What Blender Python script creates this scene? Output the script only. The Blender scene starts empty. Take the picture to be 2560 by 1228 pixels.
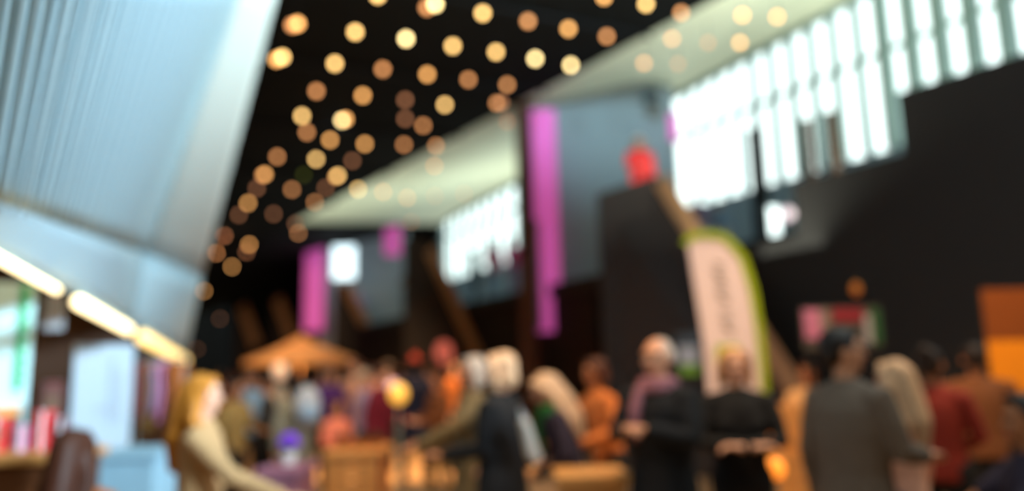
import bpy, bmesh, math, random
import numpy as np
from mathutils import Vector, Matrix, noise
random.seed(7)
SC = bpy.context.scene
COL = SC.collection

# ------------------------------------------------------------------ camera
FPX = 1900.0
PITCH, ROLL, YAW = math.radians(9.45), math.radians(-1.4), math.radians(28.0)
CAM = Vector((0, 0, 1.6))
FW = Vector((math.sin(YAW)*math.cos(PITCH), math.cos(YAW)*math.cos(PITCH), math.sin(PITCH)))
R0 = Vector((math.cos(YAW), -math.sin(YAW), 0)); U0 = R0.cross(FW)
RT = math.cos(ROLL)*R0 + math.sin(ROLL)*U0
UP = -math.sin(ROLL)*R0 + math.cos(ROLL)*U0
cd = bpy.data.cameras.new('camera'); cam = bpy.data.objects.new('camera', cd); COL.objects.link(cam)
cd.sensor_width = 36; cd.lens = FPX/2560*36; cd.clip_start = .05; cd.clip_end = 300
M = Matrix((RT, UP, -FW)).transposed().to_4x4(); M.translation = CAM; cam.matrix_world = M
FOCUS, BLUR = 1.0, 49.0                       # focus distance, far blur circle in pixels
cd.dof.use_dof = True; cd.dof.focus_distance = FOCUS
cd.dof.aperture_fstop = (cd.lens/1000)/(BLUR*FOCUS/FPX)
cd.dof.aperture_blades = 0
SC.camera = cam

# ------------------------------------------------------------------ world, view, large lights
w = bpy.data.worlds.new('world'); SC.world = w; w.use_nodes = True
w.node_tree.nodes['Background'].inputs[0].default_value = (.84, 1, .965, 1)
w.node_tree.nodes['Background'].inputs[1].default_value = 2.9          # overcast sky, seen only through the long windows
vs = SC.view_settings; vs.view_transform = 'Standard'; vs.look = 'None'; vs.exposure = 0; vs.gamma = 1; vs.use_curve_mapping = False
try:
    SC.cycles.use_denoising = True; SC.cycles.sample_clamp_indirect = 3; SC.cycles.max_bounces = 6; SC.cycles.caustics_reflective = False; SC.cycles.caustics_refractive = False
except Exception: pass

def ray(px, py): return FW + RT*((px-1280)/FPX) - UP*((py-614)/FPX)
def pt(px, py, d): return CAM + ray(px, py)*d
def at_x(px, py, X): r = ray(px, py); return CAM + r*(X/r.x)
def at_z(px, py, Z): r = ray(px, py); return CAM + r*((Z-1.6)/r.z)
def on_plane(px, py, p0, n): r = ray(px, py); return CAM + r*((p0-CAM).dot(n)/r.dot(n))
def depth(p): return (p-CAM).dot(FW)

def area(name, loc, target, sx, sy, power, color, spread=180):
    l = bpy.data.lights.new(name, 'AREA'); l.shape = 'RECTANGLE'; l.size = sx; l.size_y = sy; l.energy = power; l.color = color; l.spread = math.radians(spread)
    o = bpy.data.objects.new(name, l); COL.objects.link(o); o.location = loc
    o.rotation_euler = (Vector(target)-Vector(loc)).to_track_quat('-Z', 'Y').to_euler(); return o
def spot(name, loc, target, power, color, angle=60, blend=.6, size=.25):
    l = bpy.data.lights.new(name, 'SPOT'); l.energy = power; l.color = color; l.spot_size = math.radians(angle); l.spot_blend = blend; l.shadow_soft_size = size
    o = bpy.data.objects.new(name, l); COL.objects.link(o); o.location = loc
    o.rotation_euler = (Vector(target)-Vector(loc)).to_track_quat('-Z', 'Y').to_euler(); return o

XW = 14.5                                      # window wall
# daylight outside the long window wall (hall axis = +Y)
day = area('window_portal', (XW+.3, 15.5, 7.8), (0, 15.5, 7.8), 39, 5.0, 1, (1, 1, 1))
day.data.cycles.is_portal = True
WARM = (1, .60, .26)
area('soffit_fill', (12.9, 8, 4.4), (11.6, 8, 9), 1.2, 16, 880, (.90, 1, .82), 150)  # added area light that brightens the near soffit
area('soffit_fill', (12.6, 24, 4.4), (11.0, 24, 9), 1.2, 15, 330, (.90, 1, .82), 150)  # second added area light, for the far soffit
# added unseen spots that brighten the canopy, grey fins, landing, flag and far hall
spot('canopy_wash', (5.5, -3.0, 4.5), pt(180, 20, 5), 11400, (.62, .84, .97), 46, .6, .8)
spot('rim_wash', (8.5, 2.5, 6.5), pt(615, 200, 10.5), 3900, (.76, .96, 1), 34, .9, .6)
spot('fin_wash_near', (1, 2, 8.0), pt(1500, 150, 20), 9000, (.50, .84, 1), 30, 1.0, .6)
spot('fin_wash_far', (4, 16, 8.0), pt(900, 600, 36), 3400, (.50, .84, 1), 17, 1.0, .6)
spot('landing_fill', (5.5, 7.5, 8.0), pt(1610, 440, 13.8), 1500, (1, .88, .76), 17, .8, .2)  # added to brighten the red jacket and the upper timber beam
spot('flag_wash', (4.5, .6, 5.6), pt(1790, 680, 7.6), 420, (.72, .84, 1), 24, .8, .2)  # added cool light for the top of the flag
spot('hall_fill', (1, 22, 6.5), (6, 40, 3.0), 3600, (1, .66, .38), 60, .9, .4)  # added warm light for the distant stair rails
# warm track spots over the market floor
for i, (px, d, z, p, an) in enumerate([(300, 9, 4.6, 260, 80), (560, 6.5, 4.8, 520, 80), (760, 14, 5.4, 700, 80), (1000, 9, 5.0, 520, 80), (1050, 13, 5.2, 4600, 52),
                                       (1350, 6.0, 4.6, 480, 80), (1840, 7.0, 4.6, 600, 70), (2250, 6, 4.6, 420, 80), (2500, 7.5, 4.0, 240, 60)]):
    g = pt(px, 1000, d); spot('track_spot', (g.x-.8, g.y-1.6, z), (g.x, g.y, 0.9), p, WARM, an, .7, .15)

# ------------------------------------------------------------------ materials
MATS = {}
def mat(name, col, rough=.7, metal=0, emit=0, ecol=None, var=.12, vscale=8, bump=0, transl=0, spec=.3):
    if name in MATS: return MATS[name]
    m = bpy.data.materials.new(name); m.use_nodes = True; nt = m.node_tree; n = nt.nodes; b = n['Principled BSDF']
    c = (*col[:3], 1)
    b.inputs['Roughness'].default_value = rough; b.inputs['Metallic'].default_value = metal
    b.inputs['Specular IOR Level'].default_value = spec
    if var > 0:
        tc = n.new('ShaderNodeTexCoord'); ns = n.new('ShaderNodeTexNoise'); ns.inputs['Scale'].default_value = vscale; ns.inputs['Detail'].default_value = 4
        nt.links.new(tc.outputs['Object'], ns.inputs['Vector'])
        mx = n.new('ShaderNodeMix'); mx.data_type = 'RGBA'
        mx.inputs[6].default_value = tuple(x*(1-var) for x in c[:3])+(1,); mx.inputs[7].default_value = tuple(min(1, x*(1+var)) for x in c[:3])+(1,)
        nt.links.new(ns.outputs['Fac'], mx.inputs[0]); nt.links.new(mx.outputs[2], b.inputs['Base Color'])
        if bump:
            bp = n.new('ShaderNodeBump'); bp.inputs['Strength'].default_value = bump; nt.links.new(ns.outputs['Fac'], bp.inputs['Height']); nt.links.new(bp.outputs[0], b.inputs['Normal'])
    else: b.inputs['Base Color'].default_value = c
    if emit:
        b.inputs['Emission Color'].default_value = (*(ecol or col)[:3], 1); b.inputs['Emission Strength'].default_value = emit
    if transl:
        t = n.new('ShaderNodeBsdfTranslucent'); t.inputs[0].default_value = c; s = n.new('ShaderNodeMixShader'); s.inputs[0].default_value = transl
        o = n['Material Output']; nt.links.new(b.outputs[0], s.inputs[1]); nt.links.new(t.outputs[0], s.inputs[2]); nt.links.new(s.outputs[0], o.inputs[0])
    MATS[name] = m; return m
def wood(name, col, scale=3, axis=0):
    if name in MATS: return MATS[name]
    m = bpy.data.materials.new(name); m.use_nodes = True; nt = m.node_tree; n = nt.nodes; b = n['Principled BSDF']; b.inputs['Roughness'].default_value = .5
    tc = n.new('ShaderNodeTexCoord'); mp = n.new('ShaderNodeMapping'); s = [9, 9, 9]; s[axis] = .8; mp.inputs['Scale'].default_value = [x*scale/3 for x in s]
    ns = n.new('ShaderNodeTexNoise'); ns.inputs['Scale'].default_value = 2; ns.inputs['Detail'].default_value = 6
    r = n.new('ShaderNodeMix'); r.data_type = 'RGBA'; r.inputs[6].default_value = tuple(x*.6 for x in col)+(1,); r.inputs[7].default_value = tuple(min(1, x*1.25) for x in col)+(1,)
    nt.links.new(tc.outputs['Object'], mp.inputs[0]); nt.links.new(mp.outputs[0], ns.inputs[0]); nt.links.new(ns.outputs['Fac'], r.inputs[0]); nt.links.new(r.outputs[2], b.inputs['Base Color'])
    MATS[name] = m; return m
def srgb(r, g, b):
    f = lambda c: (c/255/12.92) if c/255 <= .04045 else ((c/255+.055)/1.055)**2.4
    return (f(r), f(g), f(b))

# ------------------------------------------------------------------ mesh helpers
class MB:
    """collects points and faces; build() links them as ONE mesh object"""
    def __init__(s): s.v = []; s.f = []
    def add(s, v, f):
        k = len(s.v); s.v += [tuple(x) for x in v]; s.f += [tuple(i+k for i in q) for q in f]; return s
    def box(s, c, size, rz=0):
        hx, hy, hz = [x/2 for x in size]; cc, ss = math.cos(rz), math.sin(rz)
        P = [(x, y, z) for z in (-hz, hz) for x, y in ((-hx, -hy), (hx, -hy), (hx, hy), (-hx, hy))]
        return s.add([(c[0]+x*cc-y*ss, c[1]+x*ss+y*cc, c[2]+z) for x, y, z in P], [(3, 2, 1, 0), (4, 5, 6, 7), (0, 1, 5, 4), (1, 2, 6, 5), (2, 3, 7, 6), (3, 0, 4, 7)])
    def slab(s, pts, off):
        """polygon extruded by the vector off"""
        n = len(pts); off = Vector(off); P = [Vector(p) for p in pts]
        return s.add(P+[p+off for p in P], [tuple(range(n)), tuple(range(2*n-1, n-1, -1))]+[(i, i+n, (i+1) % n+n, (i+1) % n) for i in range(n)])
    def tube(s, pts, rad, n=12, cap=True):
        P = [Vector(p) for p in pts]; rad = rad if isinstance(rad, (list, tuple)) else [rad]*len(P)
        t0 = (P[1]-P[0]).normalized(); ref = Vector((0, 0, 1)) if abs(t0.z) < .9 else Vector((1, 0, 0))
        a = t0.cross(ref).normalized(); rings = []
        st = []
        if cap:
            for q in (75, 50, 25): st.append((P[0]-t0*rad[0]*math.sin(math.radians(q)), t0, rad[0]*math.cos(math.radians(q))))
        for i, p in enumerate(P):
            t = (P[min(i+1, len(P)-1)]-P[max(i-1, 0)]).normalized(); st.append((p, t, rad[i]))
        if cap:
            t1 = (P[-1]-P[-2]).normalized()
            for q in (25, 50, 75): st.append((P[-1]+t1*rad[-1]*math.sin(math.radians(q)), t1, rad[-1]*math.cos(math.radians(q))))
        v = []
        for p, t, r in st:
            a = (a-t*a.dot(t)).normalized(); b = t.cross(a)
            for k in range(n): th = 2*math.pi*k/n; v.append(p+a*math.cos(th)*r+b*math.sin(th)*r)
        m = len(st); f = [(i*n+k, i*n+(k+1) % n, (i+1)*n+(k+1) % n, (i+1)*n+k) for i in range(m-1) for k in range(n)]
        f += [tuple(range(n-1, -1, -1)), tuple(range((m-1)*n, m*n))]
        return s.add(v, f)
    def ell(s, c, r, n=14, m=9, rot=None):
        v = [(0, 0, -1)]; 
        for j in range(1, m):
            ph = -math.pi/2+math.pi*j/m
            for k in range(n): th = 2*math.pi*k/n; v.append((math.cos(ph)*math.cos(th), math.cos(ph)*math.sin(th), math.sin(ph)))
        v.append((0, 0, 1)); L = len(v)-1
        f = [(0, 1+(k+1) % n, 1+k) for k in range(n)]
        f += [(1+j*n+k, 1+j*n+(k+1) % n, 1+(j+1)*n+(k+1) % n, 1+(j+1)*n+k) for j in range(m-2) for k in range(n)]
        f += [(L, 1+(m-2)*n+k, 1+(m-2)*n+(k+1) % n) for k in range(n)]
        V = [Vector((x*r[0], y*r[1], z*r[2])) for x, y, z in v]
        if rot is not None: V = [rot @ q for q in V]
        return s.add([q+Vector(c) for q in V], f)
    def loft(s, rings, n=20):
        """rings: (centre, rx, ry) stacked; elliptical sections in xy"""
        v = []
        for c, rx, ry in rings:
            for k in range(n): th = 2*math.pi*k/n; v.append((c[0]+rx*math.cos(th), c[1]+ry*math.sin(th), c[2]))
        m = len(rings); f = [(i*n+k, i*n+(k+1) % n, (i+1)*n+(k+1) % n, (i+1)*n+k) for i in range(m-1) for k in range(n)]
        f += [tuple(range(n-1, -1, -1)), tuple(range((m-1)*n, m*n))]
        return s.add(v, f)
    def build(s, name, m, parent=None, smooth=False, voxel=0, xf=None, loc=None, bevel=0):
        me = bpy.data.meshes.new(name); V = s.v
        if xf is not None: V = [tuple(xf @ Vector(q)) for q in V]
        if loc is not None: V = [(q[0]-loc[0], q[1]-loc[1], q[2]-loc[2]) for q in V]
        me.from_pydata(V, [], s.f); me.update()
        bm = bmesh.new(); bm.from_mesh(me); bmesh.ops.recalc_face_normals(bm, faces=bm.faces); bm.to_mesh(me); bm.free()
        o = bpy.data.objects.new(name, me); COL.objects.link(o)
        if voxel:
            md = o.modifiers.new('r', 'REMESH'); md.mode = 'VOXEL'; md.voxel_size = voxel
            sm = o.modifiers.new('s', 'SMOOTH'); sm.factor = .5; sm.iterations = 2
            dg = bpy.context.evaluated_depsgraph_get(); me2 = bpy.data.meshes.new_from_object(o.evaluated_get(dg)); o.modifiers.clear(); o.data = me2; bpy.data.meshes.remove(me); me = me2; me.name = name; smooth = True
        me.materials.clear(); me.materials.append(m)
        if smooth:
            me.polygons.foreach_set('use_smooth', [True]*len(me.polygons))
        if bevel:
            b = o.modifiers.new('b', 'BEVEL'); b.width = bevel; b.segments = 2; b.limit_method = 'ANGLE'
        if parent: o.parent = parent
        if loc is not None and not parent: o.location = loc
        return o
def tag(o, label=None, cat=None, group=None, kind=None):
    for k, v in (('label', label), ('category', cat), ('group', group), ('kind', kind)):
        if v: o[k] = v
    return o
def thing(name, label, cat, loc=(0, 0, 0), rz=0, group=None):
    o = bpy.data.objects.new(name, None); COL.objects.link(o); o.location = loc; o.rotation_euler = (0, 0, rz); o.empty_display_size = .1
    return tag(o, label, cat, group)
def copy_tree(o):
    c = o.copy(); COL.objects.link(c)
    for ch in [x for x in KIDS.get(o.name, [])]:
        d = ch.copy(); COL.objects.link(d); d.parent = c
    return c
KIDS = {}

# ------------------------------------------------------------------ room shell
VPL = Vector((0, 1, 0))
# roof / bulb plane: the rows of bulbs meet at (200,1174) and (3756,504) in the frame, so the roof slopes down the hall and up to the windows
d1 = ray(200, 1174).normalized(); d2 = ray(3756, 504).normalized(); NR = d1.cross(d2).normalized()
if NR.z < 0: NR = -NR
P_B = pt(1427, 163, 16)                        # a bulb
P_R = P_B + NR*.55                             # the roof skin above it
def roof(px, py): return on_plane(px, py, P_R, NR)

black = mat('black_paint', (.004, .004, .004), .9, var=.15, spec=.1)
stair_black = mat('stair_board', (.050, .040, .040), .8, var=.1)
dark = mat('dark_board', (.026, .022, .022), .8, var=.15)
brownblack = mat('brown_black_board', (.020, .012, .009), .8, var=.2)
cream = mat('cream_soffit', srgb(232, 236, 212), .8, var=.05)
grey = mat('grey_blue_plaster', srgb(150, 160, 166), .8, var=.05)

fl = bpy.data.materials.new('plank_floor'); fl.use_nodes = True; nt = fl.node_tree; n = nt.nodes
tc = n.new('ShaderNodeTexCoord'); br = n.new('ShaderNodeTexBrick'); br.inputs['Scale'].default_value = 1; br.inputs['Brick Width'].default_value = 1.8; br.inputs['Row Height'].default_value = .16; br.inputs['Mortar Size'].default_value = .004
br.inputs['Color1'].default_value = (*srgb(196, 158, 118), 1); br.inputs['Color2'].default_value = (*srgb(178, 138, 98), 1); br.inputs['Mortar'].default_value = (.1, .06, .03, 1)
nt.links.new(tc.outputs['Object'], br.inputs['Vector']); nt.links.new(br.outputs['Color'], n['Principled BSDF'].inputs['Base Color']); n['Principled BSDF'].inputs['Roughness'].default_value = .35
tag(MB().box((2, 32, -.05), (44, 90, .1)).build('floor', fl), kind='structure')

E1, E2 = roof(2040, -135), roof(700, 575)      # the black roof's right edge
eu = (E1-E2).normalized()
E1 = E1+eu*4; E2 = E2-eu*26
hd = Vector((0, 1, 0))
L1 = E1-d2.normalized()*26; L2 = E2-d2.normalized()*20
tag(MB().slab([E1, E2, L2, L1], NR*.25).build('ceiling', black), 'black painted roof above the hanging bulbs', kind='structure')
# window top line
W1, W2 = at_x(2560, -230, XW), at_x(1100, 560, XW)
wz = lambda y: W1.z+(W2.z-W1.z)*(y-W1.y)/(W2.y-W1.y)
ES = roof(735, 556)
tag(MB().slab([ES, E2, Vector((XW+.1, 52, W2.z-.6)), W2], Vector((0, 0, .2))).build('ceiling_far', black), 'far stretch of soffit coloured black for the dark end of the hall', kind='structure')  # black colour stands in for the soffit fading dark; also stops sky light
tag(MB().slab([E1, ES, W2, W1+(W1-W2).normalized()*11.5], Vector((0, 0, .2))).build('ceiling_soffit', cream), 'pale cream sloping soffit beside the high windows', kind='structure')
# joists under the black roof
k = 0
jm = mat('joist_grey', (.012, .012, .014), .8, spec=.1)
for i in range(16):
    a = E1.lerp(E2, (i+.5)/16); b = L1.lerp(L2, (i+.5)/16)
    j = MB().tube([a-NR*.05, b-NR*.05], .045, 6).build('ceiling_joist', jm); tag(j, 'thin dark joist under the black roof', 'joist', 'joists under the roof', 'structure')
# far wall, left wall, window wall
far = max(E2.y, W2.y)+3
tag(MB().box((2, far+5.5, 5), (44, .3, 12)).build('wall_far', black), kind='structure')
tag(MB().box((-9.5, 24, 5.5), (.3, 58, 13)).build('wall_left', black), kind='structure')
tag(MB().box((3, -4.4, 6), (26, .3, 14)).build('wall_front', black), kind='structure')
zsill = at_x(1830, 492, XW).z
yy1, yy0 = W2.y, -4.3
frost = mat('blue_grey_panels', srgb(150, 165, 175), .6, transl=.35)
tag(MB().box((XW, (yy1+far+5.5)/2, 5), (.3, far+5.5-yy1, 11)).build('wall_right_end', black), kind='structure')
tag(MB().box((XW, (yy0+yy1)/2, zsill/2), (.12, yy1-yy0, zsill)).build('wall_right', frost), 'blue grey wall panels below the long windows', kind='structure')
wf = tag(bpy.data.objects.new('window_1', None), 'long high window wall with slim posts full of white daylight', 'window', kind='structure'); COL.objects.link(wf)
steel = mat('window_post_grey', srgb(140, 165, 168), .6)
g = bpy.data.materials.new('window_glass'); g.use_nodes = True; nt = g.node_tree; nn = nt.nodes; nn.remove(nn['Principled BSDF'])
tb = nn.new('ShaderNodeBsdfTransparent'); gb = nn.new('ShaderNodeBsdfGlossy'); gb.inputs['Roughness'].default_value = .05; ms = nn.new('ShaderNodeMixShader'); ms.inputs[0].default_value = .05
nt.links.new(tb.outputs[0], ms.inputs[1]); nt.links.new(gb.outputs[0], ms.inputs[2]); nt.links.new(ms.outputs[0], nn['Material Output'].inputs[0])
MB().slab([(XW, yy0, zsill), (XW, yy1, zsill), (XW, yy1, wz(yy1)), (XW, yy0, wz(yy0))], (.02, 0, 0)).build('pane', g, wf)
y = -3.8
while y < yy1:
    MB().box((XW-.09, y, (zsill+wz(y))/2), (.22, .30 if y < 10.4 else .16 if y < 14 else .05, wz(y)-zsill)).build('post', steel, wf); y += .62 if y < 16 else .95
tz = at_x(2346, 78, XW).z
for dz in (0, ):
    MB().box((XW-.1, (yy0+yy1)/2, tz), (.12, yy1-yy0, .10)).build('transom', steel, wf)
MB().slab([(XW-.15, yy0, wz(yy0)-.12), (XW-.15, yy1, wz(yy1)-.12), (XW-.15, yy1, wz(yy1)), (XW-.15, yy0, wz(yy0))], (.15, 0, 0)).build('head_rail', steel, wf)
browns = mat('brown_post', (.10, .05, .03), .7)
for i, (a, b, lab) in enumerate([((2013, 300), (2017, 440), 'brown timber post by the window, nearer the dark column'), ((2073, 280), (2077, 410), 'brown timber post by the window, nearer the stepped black wall')]):
    p, q = at_x(*a, 11.6), at_x(*b, 11.6)
    tag(MB().box((p.x, p.y, (p.z+3)/2), (.14, .14, p.z-3)).build('timber_post', browns), lab, 'post')
p, q = at_x(1888, 322, 12.6), at_x(1895, 500, 12.6)
tag(MB().box((p.x, p.y, p.z/2), (.22, .30, p.z)).build('column', mat('black_steel', (.008, .012, .014), .6)), 'slim black steel column in front of the bright windows', 'column')

# stepped black wall on the right
XB = 9.0
A = at_x(2700, 88, XB); B = at_x(2242, 232, XB); Cc = at_x(2242, 387, XB); D = at_x(1980, 458, XB); Ee = at_x(1980, 596, XB); Ff = at_x(1690, 606, XB)
pts = [A, B, Vector((XB, B.y, Cc.z)), D, Vector((XB, D.y, Ee.z)), Vector((XB, Ff.y, Ee.z)), Vector((XB, Ff.y, 0)), Vector((XB, A.y, 0))]
tag(MB().slab(pts, (.35, 0, 0)).build('wall_right_stepped', dark), 'black gallery wall with stepped top edge', kind='structure')
# gallery floor and parapet deeper in the hall
zg = 3.66
tag(MB().box((11.9, 27, 3.52), (5.0, 39, .3)).build('floor_gallery', dark), kind='structure')
tag(MB().box((9.6, 30.5, (zg)/2), (.25, 33, zg)).build('wall_parapet', brownblack), 'dark brown parapet wall under the gallery', kind='structure')

def fin(px0, px1, ytop, d, thick, colw, name='wall_fin', lab=None):
    a, b = pt(px0, ytop, d), pt(px1, ytop+4, d+1.0); a.z = b.z = (a.z+b.z)/2
    dirv = Vector((FW.x, FW.y, 0)).normalized()*thick
    o = MB().slab([a, b, Vector((b.x, b.y, 0)), Vector((a.x, a.y, 0))], dirv).build(name, colw)
    return tag(o, lab, kind='structure')
fin(1325, 1682, 198, 20, 1.0, grey, 'wall_fin', 'tall grey blue fin wall with the large pink banner')
fin(800, 1012, 548, 36, 1.0, grey, 'wall_fin_2', 'distant grey fin wall behind the lit screen')
c = pt(1312, 190, 19.5); tag(MB().box((c.x, c.y, c.z/2), (.40, .40, c.z), .5).build('pillar', mat('brown_pillar', srgb(104, 70, 58), .7)), 'dark brown square pillar beside the large pink banner', 'pillar')
# horizontal cloud of the back: grey lower hall
a, b = pt(560, 640, 50), pt(800, 600, 44)
tag(MB().slab([a, b, Vector((b.x, b.y, 0)), Vector((a.x, a.y, 0))], Vector((FW.x, FW.y, 0))).build('wall_back', mat('charcoal', (.006, .0065, .008), .85, spec=.1)), 'dark charcoal back wall at the end of the hall', kind='structure')

# ------------------------------------------------------------------ bulbs
def bulbmat(n_, s, c): return mat('bulb_'+n_, c, .4, emit=s, ecol=c, var=0)
BM = {'x': bulbmat('white', 11, (1, .74, .32)), 'b': bulbmat('bright', 8.5, (1, .60, .20)), 'a': bulbmat('amber', 6.5, (1, .47, .14)), 'm': bulbmat('orange', 4.2, (1, .42, .15)), 'd': bulbmat('dim', 1.6, (1, .42, .2)), 'g': bulbmat('green', .35, (.4, .5, .05))}
BW = {'x': 'whitish glowing', 'b': 'bright yellow', 'a': 'amber', 'm': 'orange', 'd': 'dim brown', 'g': 'almost unlit green'}
sock = mat('socket_black', (.01, .01, .01), .5)
ordn = ['first', 'second', 'third', 'fourth', 'fifth', 'sixth', 'seventh', 'eighth', 'ninth', 'tenth']
ROWS = [  # (row phrase, [(px, py, brightness)]) ordered from the left
 ('row cut by the top edge', [(944, -12, 'b'), (1510, -8, 'a'), (1615, 10, 'b'), (1703, 32, 'm')]),
 ('row just below the top edge', [(1067, 19, 'm'), (1088, 10, 'x'), (1207, 33, 'b'), (1320, 53, 'm'), (1421, 72, 'a'), (1517, 91, 'm')]),
 ('the upper long slanting row', [(731, 63, 'm'), (744, 59, 'a'), (888, 80, 'b'), (1015, 97, 'x'), (1132, 115, 'b'), (1240, 130, 'b'), (1338, 147, 'x'), (1427, 163, 'x')]),
 ('the second long slanting row', [(691, 149, 'a'), (706, 143, 'b'), (837, 159, 'b'), (957, 173, 'm'), (1068, 186, 'a'), (1171, 199, 'm'), (1268, 212, 'm')]),
 ('the third slanting row', [(791, 228, 'm'), (907, 239, 'a'), (1013, 250, 'd'), (1112, 262, 'b'), (1242, 258, 'm'), (1254, 258, 'd')]),
 ('the fourth slanting row', [(755, 290, 'b'), (855, 301, 'x'), (864, 298, 'a'), (1013, 297, 'd'), (1058, 314, 'm'), (1268, 305, 'd')]),
 ('the fifth slanting row', [(767, 331, 'm'), (825, 350, 'a'), (912, 360, 'a'), (1010, 362, 'm'), (1090, 365, 'm')]),
 ('the sixth slanting row', [(693, 392, 'm'), (790, 398, 'b'), (881, 402, 'd'), (1086, 415, 'm')]),
 ('the seventh slanting row', [(657, 438, 'm'), (662, 436, 'a'), (759, 437, 'g'), (840, 442, 'a'), (845, 439, 'b')]),
 ('row crossing the distant pale soffit', [(642, 471, 'd'), (730, 474, 'm'), (814, 470, 'd'), (895, 473, 'b'), (958, 480, 'm'), (1018, 495, 'm'), (1087, 490, 'd'), (1160, 485, 'd')]),
 ('row above the distant grey fin', [(620, 508, 'a'), (597, 537, 'd'), (684, 535, 'd'), (787, 506, 'm'), (1028, 555, 'd')]),
 ('the low cluster beside the canopy', [(561, 590, 'd'), (541, 633, 'm'), (580, 667, 'a'), (616, 630, 'd'), (623, 612, 'a'), (739, 560, 'd'), (746, 583, 'm')]),
 ('lowest few beside canopy corner', [(510, 728, 'a'), (550, 797, 'd'), (493, 873, 'd', 44)]),
 ('front of the near pale soffit', [(1610, 158, 'm'), (1680, 97, 'm'), (1695, 160, 'd'), (1770, 107, 'd'), (1850, 107, 'a'), (1856, 38, 'a'), (1943, 42, 'a')]),
]
BPROTO = None; lastp = None
for rn, items in ROWS:
    for i, (px, py, br_, *dd) in enumerate(items):
        p = pt(px, py, dd[0]) if dd else on_plane(px, py, P_B, NR)
        if lastp is not None and (p-lastp).length < .2: p = CAM+(p-CAM)*.965
        lastp = p
        if BPROTO is None:
            base = thing('hanging_bulb', '', 'light bulb')
            gl = MB().ell((0, 0, 0), (.055, .055, .060), 16, 12).build('glass_globe', BM['b'], base, smooth=True)
            sk = MB().loft([((0, 0, .045), .022, .022), ((0, 0, .11), .022, .022), ((0, 0, .12), .006, .006), ((0, 0, .50), .005, .005)], 10).build('socket', sock, base)
            BPROTO = (base, gl, sk); b = base; G = gl
        else:
            b = BPROTO[0].copy(); COL.objects.link(b); G = BPROTO[1].copy(); COL.objects.link(G); G.parent = b
            K = BPROTO[2].copy(); COL.objects.link(K); K.parent = b
        b.location = p
        if G.material_slots[0].link != 'OBJECT': G.material_slots[0].link = 'OBJECT'
        G.material_slots[0].material = BM[br_]
        tag(b, f'{BW[br_]} bulb, {ordn[i]} from left in {rn}', 'light bulb', 'round bulbs hanging under the dark roof')

# ------------------------------------------------------------------ canopy at the left
def q3(a, b, c_, d_, u, v): return (a*(1-u)+b*u)*(1-v)+(c_*(1-u)+d_*u)*v
cn = thing('metal_canopy', 'big pale blue ribbed metal canopy with a lit lower edge', 'canopy', (0, 0, 0))
def ribmat():
    m = bpy.data.materials.new('perforated_metal'); m.use_nodes = True; nt = m.node_tree; n = nt.nodes; b = n['Principled BSDF']; b.inputs['Roughness'].default_value = .42; b.inputs['Metallic'].default_value = .15
    uv = n.new('ShaderNodeUVMap'); mp = n.new('ShaderNodeMapping'); mp.inputs['Scale'].default_value = (1, 1, 1)
    vo = n.new('ShaderNodeTexVoronoi'); vo.inputs['Randomness'].default_value = 0; vo.inputs['Scale'].default_value = 62
    cr = n.new('ShaderNodeValToRGB'); cr.color_ramp.elements[0].position = .28; cr.color_ramp.elements[1].position = .36
    cr.color_ramp.elements[0].color = (*srgb(110, 160, 182), 1); cr.color_ramp.elements[1].color = (*srgb(196, 222, 232), 1)
    nt.links.new(uv.outputs[0], mp.inputs[0]); nt.links.new(mp.outputs[0], vo.inputs['Vector']); nt.links.new(vo.outputs['Distance'], cr.inputs[0]); nt.links.new(cr.outputs[0], b.inputs['Base Color'])
    return m
FL_, FR_ = pt(-260, 395, 1.75), pt(364, 632, 12.5); TL_, TR_ = pt(-260, -150, 1.15), pt(622, -90, 8.2)
def patch(a, b, c_, d_, nu, nv, rib, amp, name, m, thick=.04, soften=0, metric=None):
    nrm = ((b-a).cross(c_-a)).normalized()
    if nrm.dot(CAM-(a+b+c_+d_)/4) < 0: nrm = -nrm
    vs_, fs, uvs = [], [], []
    lu = metric or ((b-a).length+(d_-c_).length)/2; lv = ((c_-a).length+(d_-b).length)/2
    for i in range(nu+1):
        for j in range(nv+1):
            u, v = i/nu, j/nv; w_ = amp*math.sin(2*math.pi*rib*u)*(1-soften*u) if rib else 0
            vs_.append(q3(a, b, c_, d_, u, v)+nrm*w_); uvs.append((u*lu, v*lv))
    for i in range(nu):
        for j in range(nv): fs.append((i*(nv+1)+j, (i+1)*(nv+1)+j, (i+1)*(nv+1)+j+1, i*(nv+1)+j+1))
    me = bpy.data.meshes.new(name); me.from_pydata(vs_, [], fs); ul = me.uv_layers.new(name='UVMap')
    for l in me.loops: ul.data[l.index].uv = uvs[l.vertex_index]
    me.materials.append(m); me.polygons.foreach_set('use_smooth', [True]*len(me.polygons))
    o = bpy.data.objects.new(name, me); COL.objects.link(o); o.parent = cn
    s_ = o.modifiers.new('s', 'SOLIDIFY'); s_.thickness = thick; s_.offset = 0
    return o
perf = ribmat()
patch(FL_, FR_, TL_, TR_, 640, 10, 64, .040, 'ribbed_panel', perf, .02, .55)
rimm = mat('canopy_rim_lit_tone', srgb(222, 232, 230), .45, metal=.1, var=.03)  # paler base colour puts extra window light into this facet
FR2, TR2 = pt(505, 690, 13.2), pt(712, -90, 8.6)
o = patch(FR_, FR2, TR_, TR2, 8, 10, 0, 0, 'rim_panel', rimm, .02)
fasm = mat('fascia_metal', srgb(188, 214, 226), .4, metal=.15, var=.05, vscale=3)
SL, SRr = pt(-260, 505, 2.15), pt(462, 893, 13.4)
fa_top_r = FR2
patch(FL_, FR_, pt(-260, 500, 2.15), pt(330, 815, 12.4), 220, 4, 110, .004, 'fascia', fasm, .02)
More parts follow.
